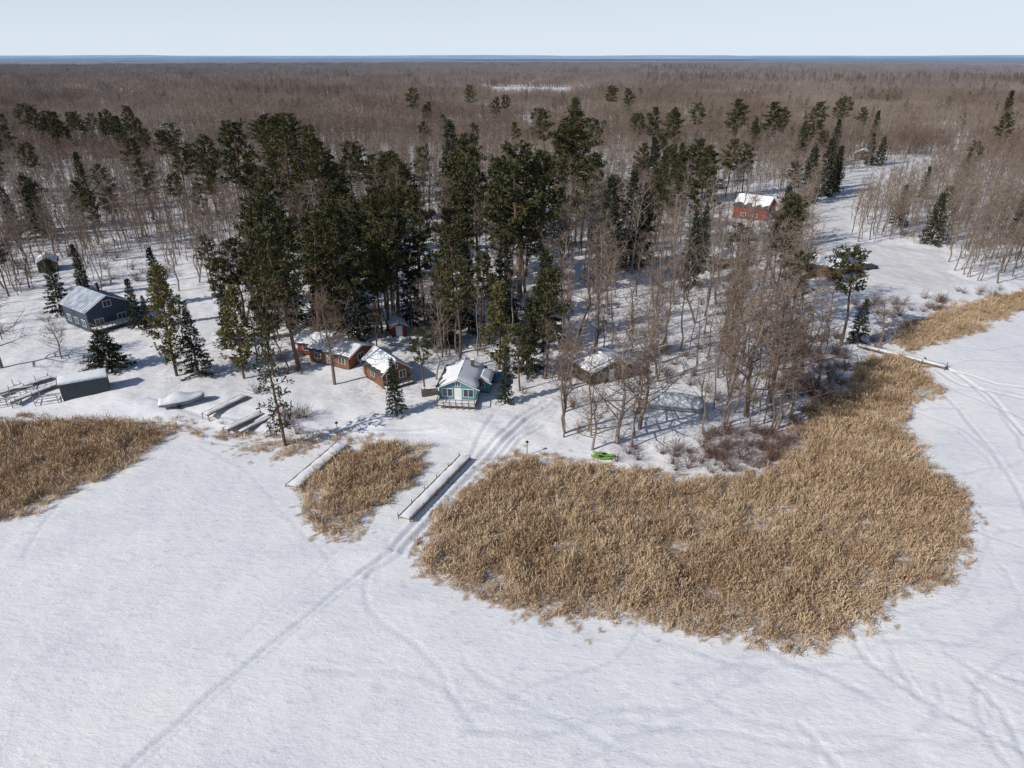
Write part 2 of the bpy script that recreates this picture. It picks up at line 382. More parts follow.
T=[(62,318,262,'s'),(88,300,248,'s'),(43,240,185,'s'),(18,242,190,'s'),(110,372,334,'f'),(140,332,282,'s'),(162,308,252,'s'),(178,380,268,'g'),(200,380,318,'s'),(150,332,300,'s'),
(214,292,240,'p'),(245,382,290,'g'),(285,445,318,'t'),(300,372,225,'p'),(320,352,215,'p'),(345,330,208,'p'),(375,328,200,'p'),(388,335,225,'p'),(268,305,200,'p'),(255,250,125,'p'),(292,250,130,'p'),
(405,245,165,'p'),(423,300,190,'p'),(460,372,262,'p'),(425,392,330,'p'),(500,378,285,'g'),(505,408,352,'s'),(545,382,270,'p'),(520,300,148,'p'),(500,292,168,'p'),(540,300,160,'p'),(480,282,165,'p'),(468,265,158,'p'),(455,330,228,'p'),
(610,272,180,'s'),(625,270,174,'s'),(640,268,186,'s'),(600,255,192,'s'),(588,240,160,'p'),(572,215,112,'p'),(690,202,140,'p'),(706,205,148,'p'),(725,200,140,'p'),(742,196,145,'p'),
(812,157,103,'p'),(545,172,110,'p'),(733,150,100,'p'),(805,205,150,'s'),(820,198,140,'s'),(832,195,147,'s'),(868,167,135,'s'),(878,167,138,'s'),(790,332,255,'p'),(840,347,252,'p'),(790,245,200,'p'),(930,247,195,'s'),(1015,245,195,'s'),
(398,418,362,'s'),(528,378,300,'s'),(520,395,330,'p'),(560,250,190,'s'),(100,245,190,'p'),(120,240,190,'p'),(10,300,240,'p'),(185,352,300,'p'),(335,300,225,'s'),(325,330,250,'s'),(360,345,240,'s'),(275,380,300,'p'),(232,350,290,'s'),(480,350,255,'p'),(440,352,270,'s'),
(775,300,215,'p'),(700,250,170,'p'),(655,255,180,'p'),(205,240,190,'p'),(230,330,260,'p'),(855,345,300,'s')]
KIND={'p':pines,'s':spruces,'g':gold,'f':[fat],'t':[thin]}
NAME={'p':'pine_tree','s':'spruce_tree','g':'golden_pine_tree','f':'spruce_tree','t':'larch_tree'}
for bx,by,ty,k in T:
    x,y=G(bx,by); plant(NAME[k],random.choice(KIND[k]),x,y,HT(bx,by,ty),1.12 if k=='p' else 1.05)
def cluster(x0,x1,y0,y1,n,h0,h1,kinds,name=None,wide=1.0):
    c=0;t=0
    while c<n and t<n*20:
        t+=1; px=U(x0,x1);py=U(y0,y1); x,y=G(px,py)
        if y<float(shore(x))+2 or not free(x,y) or onroad(x,y): continue
        hp=U(h0,h1); h=HT(px,py,py-hp); k=random.choice(kinds)
        if k=='b': plant('bare_tree',random.choice(bares),x,y,h,wide*(1.25 if hp<(h0+h1)/2 else 1))
        else: plant(NAME[k],random.choice(KIND[k]),x,y,h,wide*(1.2 if k=='p' else 1))
        c+=1
cluster(-60,150,140,172,30,28,44,'pppppps')
cluster(150,330,165,215,26,40,62,'pppp')
cluster(0,240,190,240,12,40,58,'ppps')
cluster(240,560,205,290,48,52,86,'pppppps')
cluster(245,400,290,350,16,75,105,'ppps')
cluster(400,560,290,350,9,70,95,'pps')
cluster(560,680,190,255,13,46,68,'ppps')
cluster(640,840,140,205,20,32,50,'ppps')
cluster(680,800,250,345,7,55,80,'ppps')
cluster(400,640,118,160,24,22,36,'pp')
cluster(830,1060,130,230,16,28,44,'pps')
# bare deciduous trees of the peninsula
cluster(560,830,300,440,96,55,112,'b')
cluster(560,830,240,300,80,42,88,'b')
cluster(230,560,230,385,95,50,98,'b')
cluster(-40,235,228,300,72,36,70,'b')
cluster(-40,120,300,345,7,50,70,'b')
cluster(850,1080,225,285,105,30,64,'b')
cluster(560,700,430,455,5,60,100,'b')
for bx,by,ty in[(63,363,322),(3,372,300),(335,388,300),(616,446,345),(592,452,400),(639,432,345),(745,420,300),(768,405,290),(880,345,300),(280,345,290)]:
    x,y=G(bx,by); plant('oak_tree',oak[0],x,y,HT(bx,by,ty))

# ---------- instancing of masses ----------
def scatter(name,meshes,pts,scl,rot=None,tilt=.0,realize=False):
    col=bpy.data.collections.new(name+'_parts')
    for i,m in enumerate(meshes):
        o=bpy.data.objects.new('%s_part_%02d'%(name,i),m); col.objects.link(o)
    n=len(pts); me=bpy.data.meshes.new(name); me.vertices.add(n); me.vertices.foreach_set('co',np.asarray(pts,np.float32).ravel())
    r=np.zeros((n,3),np.float32); r[:,2]=np.random.rand(n)*6.283; r[:,:2]=(np.random.rand(n,2)-.5)*tilt
    a=me.attributes.new('rot','FLOAT_VECTOR','POINT'); a.data.foreach_set('vector',r.ravel())
    a=me.attributes.new('scl','FLOAT_VECTOR','POINT'); a.data.foreach_set('vector',np.asarray(scl,np.float32).ravel())
    a=me.attributes.new('idx','INT','POINT'); a.data.foreach_set('value',np.random.randint(0,len(meshes),n).astype(np.int32))
    o=bpy.data.objects.new(name,me); S.collection.objects.link(o)
    g=bpy.data.node_groups.new(name+'_gn','GeometryNodeTree')
    g.interface.new_socket('Geometry',in_out='INPUT',socket_type='NodeSocketGeometry'); g.interface.new_socket('Geometry',in_out='OUTPUT',socket_type='NodeSocketGeometry')
    gi=g.nodes.new('NodeGroupInput'); go=g.nodes.new('NodeGroupOutput'); ip=g.nodes.new('GeometryNodeInstanceOnPoints'); ci=g.nodes.new('GeometryNodeCollectionInfo')
    ci.inputs['Collection'].default_value=col; ci.inputs['Separate Children'].default_value=True; ci.inputs['Reset Children'].default_value=True
    def na(nm,t):
        q=g.nodes.new('GeometryNodeInputNamedAttribute'); q.data_type=t; q.inputs['Name'].default_value=nm; return q.outputs['Attribute']
    L=g.links; L.new(gi.outputs[0],ip.inputs['Points']); L.new(ci.outputs[0],ip.inputs['Instance']); ip.inputs['Pick Instance'].default_value=True
    L.new(na('idx','INT'),ip.inputs['Instance Index']); L.new(na('rot','FLOAT_VECTOR'),ip.inputs['Rotation']); L.new(na('scl','FLOAT_VECTOR'),ip.inputs['Scale'])
    if realize:
        rz=g.nodes.new('GeometryNodeRealizeInstances'); L.new(ip.outputs[0],rz.inputs[0]); L.new(rz.outputs[0],go.inputs[0])
    else: L.new(ip.outputs[0],go.inputs[0])
    md=o.modifiers.new('scatter','NODES'); md.node_group=g
    return o
def sc3(s,w=None): 
    w=s if w is None else w
    return np.stack([w,w,s],-1)
# reeds
def reed_clump():
    b=MB()
    lean=Vector((U(-.5,.5),U(-.5,.5),0))
    for i in range(20):
        p=Vector((U(-.5,.5),U(-.5,.5),0)); h=U(.6,1.5); d=(Vector((0,0,1))+lean+rv()*.4).normalized()
        a=Vector((U(-1,1),U(-1,1),0)).normalized()*.021
        m=p+d*h*.6; e=m+(d+rv()*.4+lean*.6).normalized()*h*.4
        k=len(b.v); b.v+=[tuple(p-a),tuple(p+a),tuple(m+a),tuple(m-a),tuple(e+a*1.2),tuple(e-a*1.2)]; b.f+=[(k,k+1,k+2,k+3),(k+3,k+2,k+4,k+5)]; b.m+=[0,0]
        if U(0,1)<.6:
            dd=(rv()+Vector((0,0,.1))).normalized(); b.needle(p+d*h*U(.2,.8),dd,U(.3,.7),.045)
        if U(0,1)<.3: b.needle(e,(d+rv()*.4).normalized(),.22,.08)
    return b.mesh('reed_clump',[M_reed])
rc=[reed_clump() for _ in range(10)]
gx,gy=np.meshgrid(np.arange(-140,200,.5),np.arange(42,240,.5)); gx=gx+np.random.uniform(-.3,.3,gx.shape); gy=gy+np.random.uniform(-.3,.3,gy.shape); gx=gx.ravel();gy=gy.ravel()
m=inreed(gx,gy)
gx,gy=gx[m],gy[m]
edge=sum(inreed(gx+a,gy+b).astype(float) for a,b in((2,0),(-2,0),(0,2),(0,-2),(1,1),(-1,-1),(3.5,-3.5),(-3.5,-3.5)))/8
fr=inpoly(gx,gy,REEDS[4]); m=~(fr&(np.random.rand(len(gx))<.7))
m&=np.random.rand(len(gx))<(.15+.85*edge**1.3)
holes=sn(gx,gy,8,61,3); m&=~((holes>.72)&(np.random.rand(len(gx))<.88))
thin_=smooth(-.2,.7,sn(gx,gy,20,66,3)); m&=np.random.rand(len(gx))<(.88-.38*thin_)
x,y,edge=gx[m],gy[m],edge[m]; print('reeds',len(x))
s=.95+.42*sn(x,y,6,52,3)+np.random.uniform(-.22,.22,len(x)); s=np.clip(s,.3,1.45)*(.45+.55*edge)
scatter('reed_bed',rc,np.stack([x,y,zf(x,y)-.05],-1),sc3(s,np.full(len(x),1.0)),tilt=.5,realize=True)
# stray shore grass
n=1200; x=np.random.uniform(-95,60,n); y=shore(x)+np.random.normal(-1,1.8,n); k=sn(x,y,16,71,2)>.2; x,y=x[k],y[k]
scatter('shore_grass',rc,np.stack([x,y,zf(x,y)-.05],-1),sc3(np.random.uniform(.25,.6,len(x)),np.random.uniform(.4,.9,len(x))),tilt=.4,realize=True)
# shrubs
def shrub():
    b=MB()
    for i in range(24):
        d=(rv()*.9+Vector((0,0,1.0))).normalized(); L=U(1.2,2.4); p=Vector((U(-.3,.3),U(-.3,.3),0)); e=p+d*L; b.tube(p,e,.025,.01)
        for _ in range(6):
            q=p.lerp(e,U(.3,1)); b.needle(q,(d+rv()*.9).normalized(),U(.3,.9),.035,0,.4)
    return b.mesh('shrub',[M_shrub])
sh=[shrub() for _ in range(3)]
pts=[]
for x0,x1,y0,y1,n in[(675,800,435,474,110),(600,690,440,465,14),(560,830,300,440,130),(240,560,260,400,90),(0,200,235,290,60),(850,1000,290,320,60),(262,310,415,442,8),(790,885,340,430,130),(250,1020,205,240,140)]:
    for _ in range(n):
        x,y=G(U(x0,x1),U(y0,y1))
        if free(x,y,.6) and y>float(shore(x))-3 and not onroad(x,y): pts.append((x,y,z1(x,y)))
scatter('shrub_thicket',sh,pts,sc3(np.random.uniform(.4,1.2,len(pts))),tilt=.2)
# mid-distance bare woods
CLEAR=ROADS+[GP([(700,236),(795,228),(800,200),(715,203)]),GP([(790,320),(960,305),(960,250),(800,240)]),[(-35,960),(85,940),(105,1250),(-45,1270)],[(-245,780),(-200,780),(-210,870),(-240,870)]]
def ok(x,y):
    m=np.ones(x.shape,bool)
    for P in CLEAR: m&=~inpoly(x,y,P)
    return m&bfree(x,y,1.0)
def midtree(h):
    return make_bare('mid_bare',h=h,r=.12,c0=U(.2,.4),L0=U(3.6,5.2),nb=14,sub=4,tw=3,tr=.024,n=4,bend=.5)
MH=[U(10,17) for _ in range(9)]
mid=[midtree(h) for h in MH]
def fan(r0,r1,step,j=.5,ang=46):
    xs,ys=np.meshgrid(np.arange(-r1,r1,step),np.arange(r0*.6,r1,step)); xs=xs.ravel();ys=ys.ravel()
    xs=xs+np.random.uniform(-j,j,len(xs))*step; ys=ys+np.random.uniform(-j,j,len(ys))*step
    r=np.hypot(xs,ys); a=np.degrees(np.arctan2(abs(xs),ys)); m=(r>r0)&(r<r1)&(a<ang); return xs[m],ys[m]
x,y=fan(185,470,4.3,.8); k=ok(x,y)&(y>shore(x)+6)
dens=np.clip(.5+(np.hypot(x,y)-190)/150+.45*sn(x,y,40,81,2),.12,1); k&=np.random.rand(len(x))<dens
x,y=x[k],y[k]; print('mid',len(x))
s=np.random.uniform(.4,1.08,len(x))
scatter('bare_woods',mid,np.stack([x,y,zf(x,y)-.1],-1),sc3(s,s**.7),tilt=.16)
def patch(nt_=42,nb=12,nw=3,k=1.0):
    b=MB()
    for _ in range(nt_):
        ox,oy=U(-13,13),U(-13,13); h=U(7,13.5); o=Vector((ox,oy,0)); top=o+Vector((U(-.8,.8),U(-.8,.8),h))
        b.tube(o,top,.13*k,.03*k,3,0)
        for i in range(nb):
            u=U(.25,.97); p=o.lerp(top,u); d=(rv()*.8+Vector((0,0,.8))).normalized(); L=(1-u)*4+1.2; L*=U(.6,1); e=p+d*L; b.needle(p,d,L,.12*k,1,.4)
            for _ in range(nw):
                q=p.lerp(e,U(.3,1)); b.needle(q,(d+rv()).normalized(),U(.6,1.6),.08*k,1,.4)
    return b.mesh('wood_patch',[M_bare,M_twig])
pat=[patch(42,13,4) for _ in range(6)]; patf=[patch(26,7,2,2.4) for _ in range(6)]
def scat_f(r0,r1,st,ms):
    x,y=fan(r0,r1,st); k=ok(x,y); x,y=x[k],y[k]; print('patch',len(x))
    s=np.clip(1+.32*sn(x,y,260,91,3)+np.random.uniform(-.22,.22,len(x)),.4,1.5)
    scatter('distant_forest',ms,np.stack([x,y,zf(x,y)-.1],-1),sc3(s,np.full(len(x),1.05)))
scat_f(440,1100,24,pat); scat_f(1100,4300,29,patf)
# distant conifers
def fpine():
    return make_pine('far_pine',h=20,c0=.3,R=5.0,nb=22,dens=.6,nq=6)
fp=[fpine() for _ in range(3)]+[make_spruce('far_spruce',nb=46)]
pts=[];ss=[]
def fc(x0,x1,y0,y1,n,h0,h1,g=1):
    c=0
    while c<n:
        cx_,cy_=U(x0,x1),U(y0,y1)
        for _ in range(g):
            px=cx_+random.gauss(0,9 if g>1 else 0);py=cy_+random.gauss(0,.8 if g>1 else 0); X_,Y_=G(px,max(py,62)); c+=1
            if not ok(np.array([X_]),np.array([Y_]))[0]: continue
            pts.append((X_,Y_,z1(X_,Y_))); ss.append(U(h0,h1)/20)
fc(640,1100,80,87,320,15,22); fc(640,720,68,74,160,16,24); fc(980,1150,84,92,90,15,24); fc(-60,300,86,120,40,12,18); fc(250,700,90,125,60,12,20); fc(700,1100,95,140,80,12,19); fc(560,830,70,80,160,14,22); fc(-100,500,66,80,220,12,18,8); fc(-50,1080,72,110,360,12,19,7)
scatter('distant_conifers',fp,pts,sc3(np.array(ss)))

# far hills
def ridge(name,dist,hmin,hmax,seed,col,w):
    m=simple(name+'_mat',col,tuple(c*.75 for c in col),.002,.95)  # col has the blue of aerial haze painted in
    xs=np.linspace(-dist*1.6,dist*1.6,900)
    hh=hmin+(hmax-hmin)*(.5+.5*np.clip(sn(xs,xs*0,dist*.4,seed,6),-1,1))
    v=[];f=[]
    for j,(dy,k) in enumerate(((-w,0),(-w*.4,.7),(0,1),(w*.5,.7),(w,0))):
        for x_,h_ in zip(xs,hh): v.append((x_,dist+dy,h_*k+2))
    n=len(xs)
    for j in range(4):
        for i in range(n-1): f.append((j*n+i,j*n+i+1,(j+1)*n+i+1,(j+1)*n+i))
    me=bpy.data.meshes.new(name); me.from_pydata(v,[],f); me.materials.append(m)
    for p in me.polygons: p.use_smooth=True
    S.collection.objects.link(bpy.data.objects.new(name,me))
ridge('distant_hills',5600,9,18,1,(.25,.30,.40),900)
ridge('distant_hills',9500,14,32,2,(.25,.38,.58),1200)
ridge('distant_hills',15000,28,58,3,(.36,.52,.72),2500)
lk=MB(); lk.quad((-500,6900,26),(2100,6900,26),(2500,7500,26),(-800,7500,26))
S.collection.objects.link(bpy.data.objects.new('distant_frozen_lake',lk.mesh('distant_frozen_lake',[M_snow])))

# ---------- buildings ----------
def empty(name,x,y,rot,z=None):
    e=bpy.data.objects.new(name,None); S.collection.objects.link(e); e.location=(x,y,z1(x,y) if z is None else z); e.rotation_euler=(0,0,rot); e.empty_display_size=.5; return e
def part(par,name,mb,mats,bev=0,smooth_=False):
    me=mb.mesh(name,mats); o=bpy.data.objects.new(name,me); S.collection.objects.link(o); o.parent=par
    if bev:
        md=o.modifiers.new('b','BEVEL'); md.width=bev; md.segments=2; md.limit_method='ANGLE'
    if smooth_:
        for p in me.polygons: p.use_smooth=True
    return o
def boxp(par,name,x0,x1,y0,y1,z0,z1_,mat,bev=0):
    b=MB(); b.box(x0,x1,y0,y1,z0,z1_); return part(par,name,b,[mat],bev)
def slab(par,name,pts4,th,mat,bev=0):
    p=[Vector(q) for q in pts4]; n=(p[1]-p[0]).cross(p[3]-p[0]).normalized()
    if n.z<0: n=-n
    b=MB(); b.v=[tuple(q) for q in p]+[tuple(q+n*th) for q in p]
    b.f=[(3,2,1,0),(4,5,6,7),(0,1,5,4),(1,2,6,5),(2,3,7,6),(3,0,4,7)]; b.m=[0]*6
    return part(par,name,b,[mat],bev)
def building(name,px,py,w,l,hw,rot,wall,rise=1.4,ov=.45,snow=.22,roof=M_shing,wins=(),doors=(),deck=None,chim=None,trim=M_white,porch=None,ribs=False,bare=0):
    x,y=G(px,py); e=empty(name,x,y,rot); W=w/2;L=l/2
    boxp(e,'foundation',-W+.05,W-.05,-L+.05,L-.05,-.8,.2,M_grey)
    b=MB(); b.v=[(-W,-L,.2),(W,-L,.2),(W,-L,hw),(0,-L,hw+rise),(-W,-L,hw),(-W,L,.2),(W,L,.2),(W,L,hw),(0,L,hw+rise),(-W,L,hw)]
    b.f=[(0,1,2,3,4),(6,5,9,8,7),(0,4,9,5),(1,6,7,2)]; b.m=[0]*4
    part(e,'walls',b,[wall])
    sl=rise/W
    for s,nm in((-1,'roof_left'),(1,'roof_right')):
        xe=s*(W+ov); ze=hw-ov*sl+.03; zr=hw+rise+.03
        q=[(xe,-L-ov,ze),(s*.001,-L-ov,zr),(s*.001,L+ov,zr),(xe,L+ov,ze)]
        slab(e,nm,q,.14,roof)
        if snow:
            # snow blanket with a ragged slipped lower edge
            n=12; bm=MB(); th=snow*U(.85,1.1)
            for i in range(n+1):
                yy=-L-ov+.08+(2*(L+ov)-.16)*i/n; lo=.25+U(0,.25)+(bare*U(.0,1.0))
                xl=s*(W+ov-lo*.5)
                for t_,h_ in((0,.0),(.04,.8),(.3,1.),(.7,1.05),(1,.95)):
                    xx=xl+(s*.0-xl)*t_; bm.v.append((xx,yy,hw+rise*(1-abs(xx)/W)+.03+.16+(th*h_*U(.85,1.1) if 0<i<n else 0.0)))
            for i in range(n):
                for j in range(4): bm.f.append((i*5+j,i*5+j+1,(i+1)*5+j+1,(i+1)*5+j)); bm.m.append(0)
            part(e,'roof_snow',bm,[M_snow],smooth_=True)
        if ribs:
            b=MB(); yy=-L-ov+.3
            while yy<L+ov:
                b.tube((xe,yy,ze+.17),(0,yy,zr+.17),.05,.05,4); yy+=.8
            part(e,'roof_ribs',b,[M_rib])
        b=MB(); b.tube((xe,-L-ov,ze+.04),(0,-L-ov-.02,zr+.04),.09,.09,4); part(e,'gable_trim',b,[trim])
    def op(face,o_,z,ww,hh,kind):
        gl=M_glass if kind=='window' else M_white
        if face in 'FB':
            s=-1 if face=='F' else 1; ya,yb=sorted((s*(L-.02),s*(L+.06))); 
            boxp(e,kind+'_frame',o_-ww/2-.1,o_+ww/2+.1,ya,yb,z-.1,z+hh+.1,trim)
            ya,yb=sorted((s*(L-.02),s*(L+.085))); boxp(e,kind,o_-ww/2,o_+ww/2,ya,yb,z,z+hh,gl)
            if kind=='window':
                ya,yb=sorted((s*(L),s*(L+.1))); boxp(e,'mullion',o_-.03,o_+.03,ya,yb,z,z+hh,trim)
        else:
            s=-1 if face=='L' else 1; xa,xb=sorted((s*(W-.02),s*(W+.06)))
            boxp(e,kind+'_frame',xa,xb,o_-ww/2-.1,o_+ww/2+.1,z-.1,z+hh+.1,trim)
            xa,xb=sorted((s*(W-.02),s*(W+.085))); boxp(e,kind,xa,xb,o_-ww/2,o_+ww/2,z,z+hh,gl)
            if kind=='window':
                xa,xb=sorted((s*W,s*(W+.1))); boxp(e,'mullion',xa,xb,o_-.03,o_+.03,z,z+hh,trim)
    for wi in wins: op(*wi,'window')
    for d in doors: op(*d,'door')
    if chim:
        cx,cy=chim; zt=hw+rise; boxp(e,'chimney',cx-.25,cx+.25,cy-.25,cy+.25,zt-1.2,zt+.9,M_dbrown); boxp(e,'chimney_cap',cx-.32,cx+.32,cy-.32,cy+.32,zt+.9,zt+1.05,M_snow,.04)
    if deck:
        x0,x1,y0,y1,z=deck
        boxp(e,'deck',x0,x1,y0,y1,z-.15,z,M_deck); boxp(e,'deck_snow',x0+.1,x1-.1,y0+.1,y1-.05,z+.004,z+.1,M_snow,.04)
        b=MB()
        n=int((x1-x0)/1.2)+1
        for i in range(n+1):
            xx=x0+.06+(x1-x0-.12)*i/n; b.box(xx-.05,xx+.05,y0+.01,y0+.11,-.4,z+1.0)
        n=max(1,int((y1-y0)/1.2))
        for i in range(1,n+1):
            yy=y0+.1+(y1-y0-.2)*i/n
            for xx in(x0+.06,x1-.06): b.box(xx-.05,xx+.05,yy-.05,yy+.05,-.4,z+1.0)
        b.box(x0-.02,x1+.02,y0+.0,y0+.12,z+1.0,z+1.07); b.box(x0,x1,y0+.04,y0+.08,z+.5,z+.56)
        for xx in(x0,x1-.12): b.box(xx,xx+.12,y0+.12,y1,z+1.0,z+1.07)
        part(e,'railing',b,[M_deck])
    return e
R=math.radians
building('teal_cabin',463,396,6.0,8.0,2.6,R(-6),M_teal,rise=1.4,bare=1.2,wins=[('F',-1.7,1.1,1.5,1.2),('F',1.6,1.1,1.5,1.2),('F',0,2.9,.7,.6),('R',-2,1.2,1.2,1.1),('R',1.6,1.2,1.2,1.1),('L',0,1.2,1.4,1.1)],doors=[('F',0,.35,.95,2.05)],deck=(-3.0,3.0,-6.3,-4.05,.5),chim=(1.4,1.8))
building('teal_garden_shed',484,393,2.4,3.2,2.0,R(-8),M_teal,rise=.6,wins=[('F',0,1.0,.7,.7)])
building('brown_cabin',600,379,8.4,6.4,2.5,R(28),M_dbrown,rise=1.3,wins=[('F',-2,1,1.3,1),('F',2,1,1.3,1),('R',0,1,1.3,1)],doors=[('F',0,.3,.9,2)],chim=(-1,1))
building('red_brown_cabin',342,362,6.4,9,2.4,R(62),M_brown,rise=1.1,wins=[('L',-3,1,1.3,1),('L',2.5,1,1.3,1),('F',0,1,1.4,1.1),('R',0,1,1.2,1)],doors=[('L',0,.3,.9,2)],chim=(1,2),bare=.8)
building('red_cabin',322,354,5,6.5,2.3,R(75),M_red,rise=1.0,wins=[('L',1.5,1,1.2,1),('F',0,1,1.2,1)])
building('gable_cabin',387,381,5.0,7.0,2.6,R(38),M_brown,rise=1.8,bare=1.0,wins=[('F',-1.2,1.1,1.1,1.2),('F',1.2,1.1,1.1,1.2),('L',0,1.1,1.3,1),('F',0,3,.6,.6)],doors=[],deck=(-2.5,2.5,-4.9,-3.55,.35))
building('wooden_shed',398,337,3,3.6,2.1,R(20),M_red,rise=.8,doors=[('F',0,.25,1.1,1.8)],snow=.15)
building('lake_house',101,324,8.5,10,4.4,R(55),M_navy,rise=2.2,roof=M_metal,snow=0,ribs=True,wins=[('F',-2.2,1,1.5,1.3),('F',2.2,1,1.5,1.3),('F',0,4.4,1.4,1.1),('L',-3,1,1.4,1.2),('L',0,1,1.4,1.2),('L',3,1,1.4,1.2),('R',-2,1,1.4,1.2)],deck=(-4.2,4.2,-7.6,-5.05,1.0),chim=(2,2))
building('dark_grey_shed',88,395,3.4,6.6,2.5,R(-62),M_grey,rise=.6,roof=M_metal,snow=.12,ov=.15,trim=M_grey,doors=[('L',-1.2,.25,1.4,1.9)])
building('small_hut',50,272,4.2,5,2.5,R(30),M_dbrown,rise=1.2,wins=[('F',0,1,.9,.8)])
building('red_house',753,219,9,11,4.4,R(52),M_red,rise=2.8,bare=3,wins=[('F',-2.3,1.1,1.5,1.2),('F',2.3,1.1,1.5,1.2),('L',-2,1.1,1.4,1.1),('L',2,1.1,1.4,1.1)],doors=[('F',0,.3,1,2.1)])
building('wooden_garage',826,277,6.5,8,2.6,R(50),M_brown,rise=1.4,doors=[('F',0,.25,3.2,2.2)],bare=1)
building('dark_cottage',862,160,8,9,3,R(-30),M_dbrown,rise=1.8,wins=[('F',-2,1,1.4,1.1),('F',2,1,1.4,1.1)])
building('brown_cottage',725,268,6,7,2.6,R(60),M_dbrown,rise=1.5,wins=[('F',-1,1,1.4,1.1)])

# ---------- docks ----------
def dock(p0,p1,w=1.3,z=.5,snow=.16,posts=True,name='dock',mat=M_wood):
    a=G(*p0);c=G(*p1); L=math.hypot(c[0]-a[0],c[1]-a[1]); rot=math.atan2(c[1]-a[1],c[0]-a[0])
    e=empty(name,a[0],a[1],rot,z1((a[0]+c[0])/2,(a[1]+c[1])/2)); b=MB(); x_=0
    while x_<L-.1: b.box(x_,x_+.13,-w/2,w/2,z-.05,z); x_+=.155
    part(e,'deck_boards',b,[mat])
    b=MB(); b.box(0,L,-w/2-.06,-w/2-.003,z-.2,z+.02); b.box(0,L,w/2+.003,w/2+.06,z-.2,z+.02); part(e,'side_rails',b,[mat])
    b=MB(); n=int(L/.5); cols=7; ph=U(0,6)
    for i in range(n+1):
        k=snow*(.8+.25*math.sin(i*.9+ph)*U(.4,1)+U(-.12,.12)) if 0<i<n else snow*.12
        wl=-w/2+.04+U(0,.16); wr=w/2-.04-U(0,.16)
        for j in range(cols):
            t=j/(cols-1); yy=wl+(wr-wl)*t; hh=(1-abs(2*t-1)**3)
            b.v.append((.05+(L-.1)*i/n,yy,z+.004+hh*k*U(.9,1.08)))
    for i in range(n):
        for j in range(cols-1): b.f.append((i*cols+j,(i+1)*cols+j,(i+1)*cols+j+1,i*cols+j+1)); b.m.append(0)
    part(e,'dock_snow',b,[M_snow],smooth_=True)
    b=MB(); n=max(1,int(L/3)); top=.4 if posts else 0
    for i in range(n+1):
        for s in(-1,1): b.tube((.1+(L-.2)*i/n,s*(w/2+.11),-.5),(.1+(L-.2)*i/n,s*(w/2+.11),z+top),.06,.06,6)
    part(e,'posts',b,[M_deck])
    return e
dock((404,521),(465,459),1.5,.5,.16)
dock((292,489),(342,446),1.8,.45,.24,posts=False)
dock((206,422),(246,402),1.2,.5,.22,posts=False)
dock((226,434),(262,417),1.1,.5,.22,posts=False)
dock((240,436),(272,420),.8,.4,.18,posts=False)
dock((10,408),(88,377),1.2,.5,.16)
dock((-5,400),(52,382),1.2,.5,.16)
dock((858,347),(946,369),1.5,.55,.18)
dock((878,349),(925,360),1.0,.3,.15,posts=False)
def boat_lift(px,py,rot):
    x,y=G(px,py); e=empty('boat_lift',x,y,rot,float(z1(x,y))); b=MB()
    for xx in(-1.6,1.6):
        for yy in(-1.4,1.4): b.box(xx-.05,xx+.05,yy-.05,yy+.05,-.2,1.5)
        b.box(xx-.05,xx+.05,-1.35,1.35,.15,.27)
    for yy in(-1.4,1.4): b.box(-1.55,1.55,yy-.05,yy+.05,.3,.42)
    b.box(-1.5,1.5,-.5,-.4,.43,.53); b.box(-1.5,1.5,.4,.5,.43,.53)
    part(e,'frame',b,[M_alu]); boxp(e,'bunk_snow',-1.5,1.5,-.55,-.35,.535,.62,M_snow,.03)
boat_lift(25,392,.4); boat_lift(8,404,.35); boat_lift(50,402,.3)

# ---------- boats ----------
def loft(secs):
    b=MB(); n=len(secs[0])
    for s in secs: b.v+=s
    for i in range(len(secs)-1):
        for j in range(n-1): b.f.append((i*n+j,(i+1)*n+j,(i+1)*n+j+1,i*n+j+1)); b.m.append(0)
    b.f.append(tuple(range(n))); b.m.append(0); b.f.append(tuple((len(secs)-1)*n+j for j in range(n-1,-1,-1))); b.m.append(0)
    return b
def covered_boat(px,py,rot,L=6.6,W=2.5):
    x,y=G(px,py); e=empty('covered_boat',x,y,rot); n=14; hull=[];cov=[]
    for i in range(n+1):
        t=i/n; xx=(t-.5)*L; w=W/2*(1-max(0,(t-.5)/.5)**2.2)**.6*(.9+.1*min(1,t*5))+.03; zr=1.25+.35*t*t
        keel=.45+.55*max(0,(t-.6)/.4)**2
        hull.append([(xx,-w,zr),(xx,-w*.85,keel+.25*(zr-keel)),(xx,0,keel),(xx,w*.85,keel+.25*(zr-keel)),(xx,w,zr)])
        top=zr+.12+1.0*math.exp(-((t-.42)/.25)**2)
        cov.append([(xx,-w-.05,zr-.15),(xx,-w-.04,zr+.02),(xx,-w*.6,zr+(top-zr)*.55),(xx,0,top),(xx,w*.6,zr+(top-zr)*.55),(xx,w+.04,zr+.02),(xx,w+.05,zr-.15)])
    part(e,'hull',loft(hull),[M_hull],smooth_=True); part(e,'shrink_wrap',loft(cov),[M_wrap],smooth_=True)
    b=MB(); b.box(-L*.45,L*.5,-.5,-.4,.3,.4); b.box(-L*.45,L*.5,.4,.5,.3,.4); b.box(L*.5,L*.72,-.05,.05,.32,.42); b.box(-.6,-.5,-1.1,1.1,.3,.38); part(e,'trailer_frame',b,[M_alu])
    for s in(-1,1):
        b=MB(); b.tube((-.55,s*1.0,.32),(-.55,s*1.2,.32),.32,.32,14); k=len(b.v)-28; b.f.append(tuple(range(k,k+14))); b.m.append(0); b.f.append(tuple(range(k+14,k+28))); b.m.append(0); part(e,'wheel',b,[M_rub])
covered_boat(184,408,R(22))
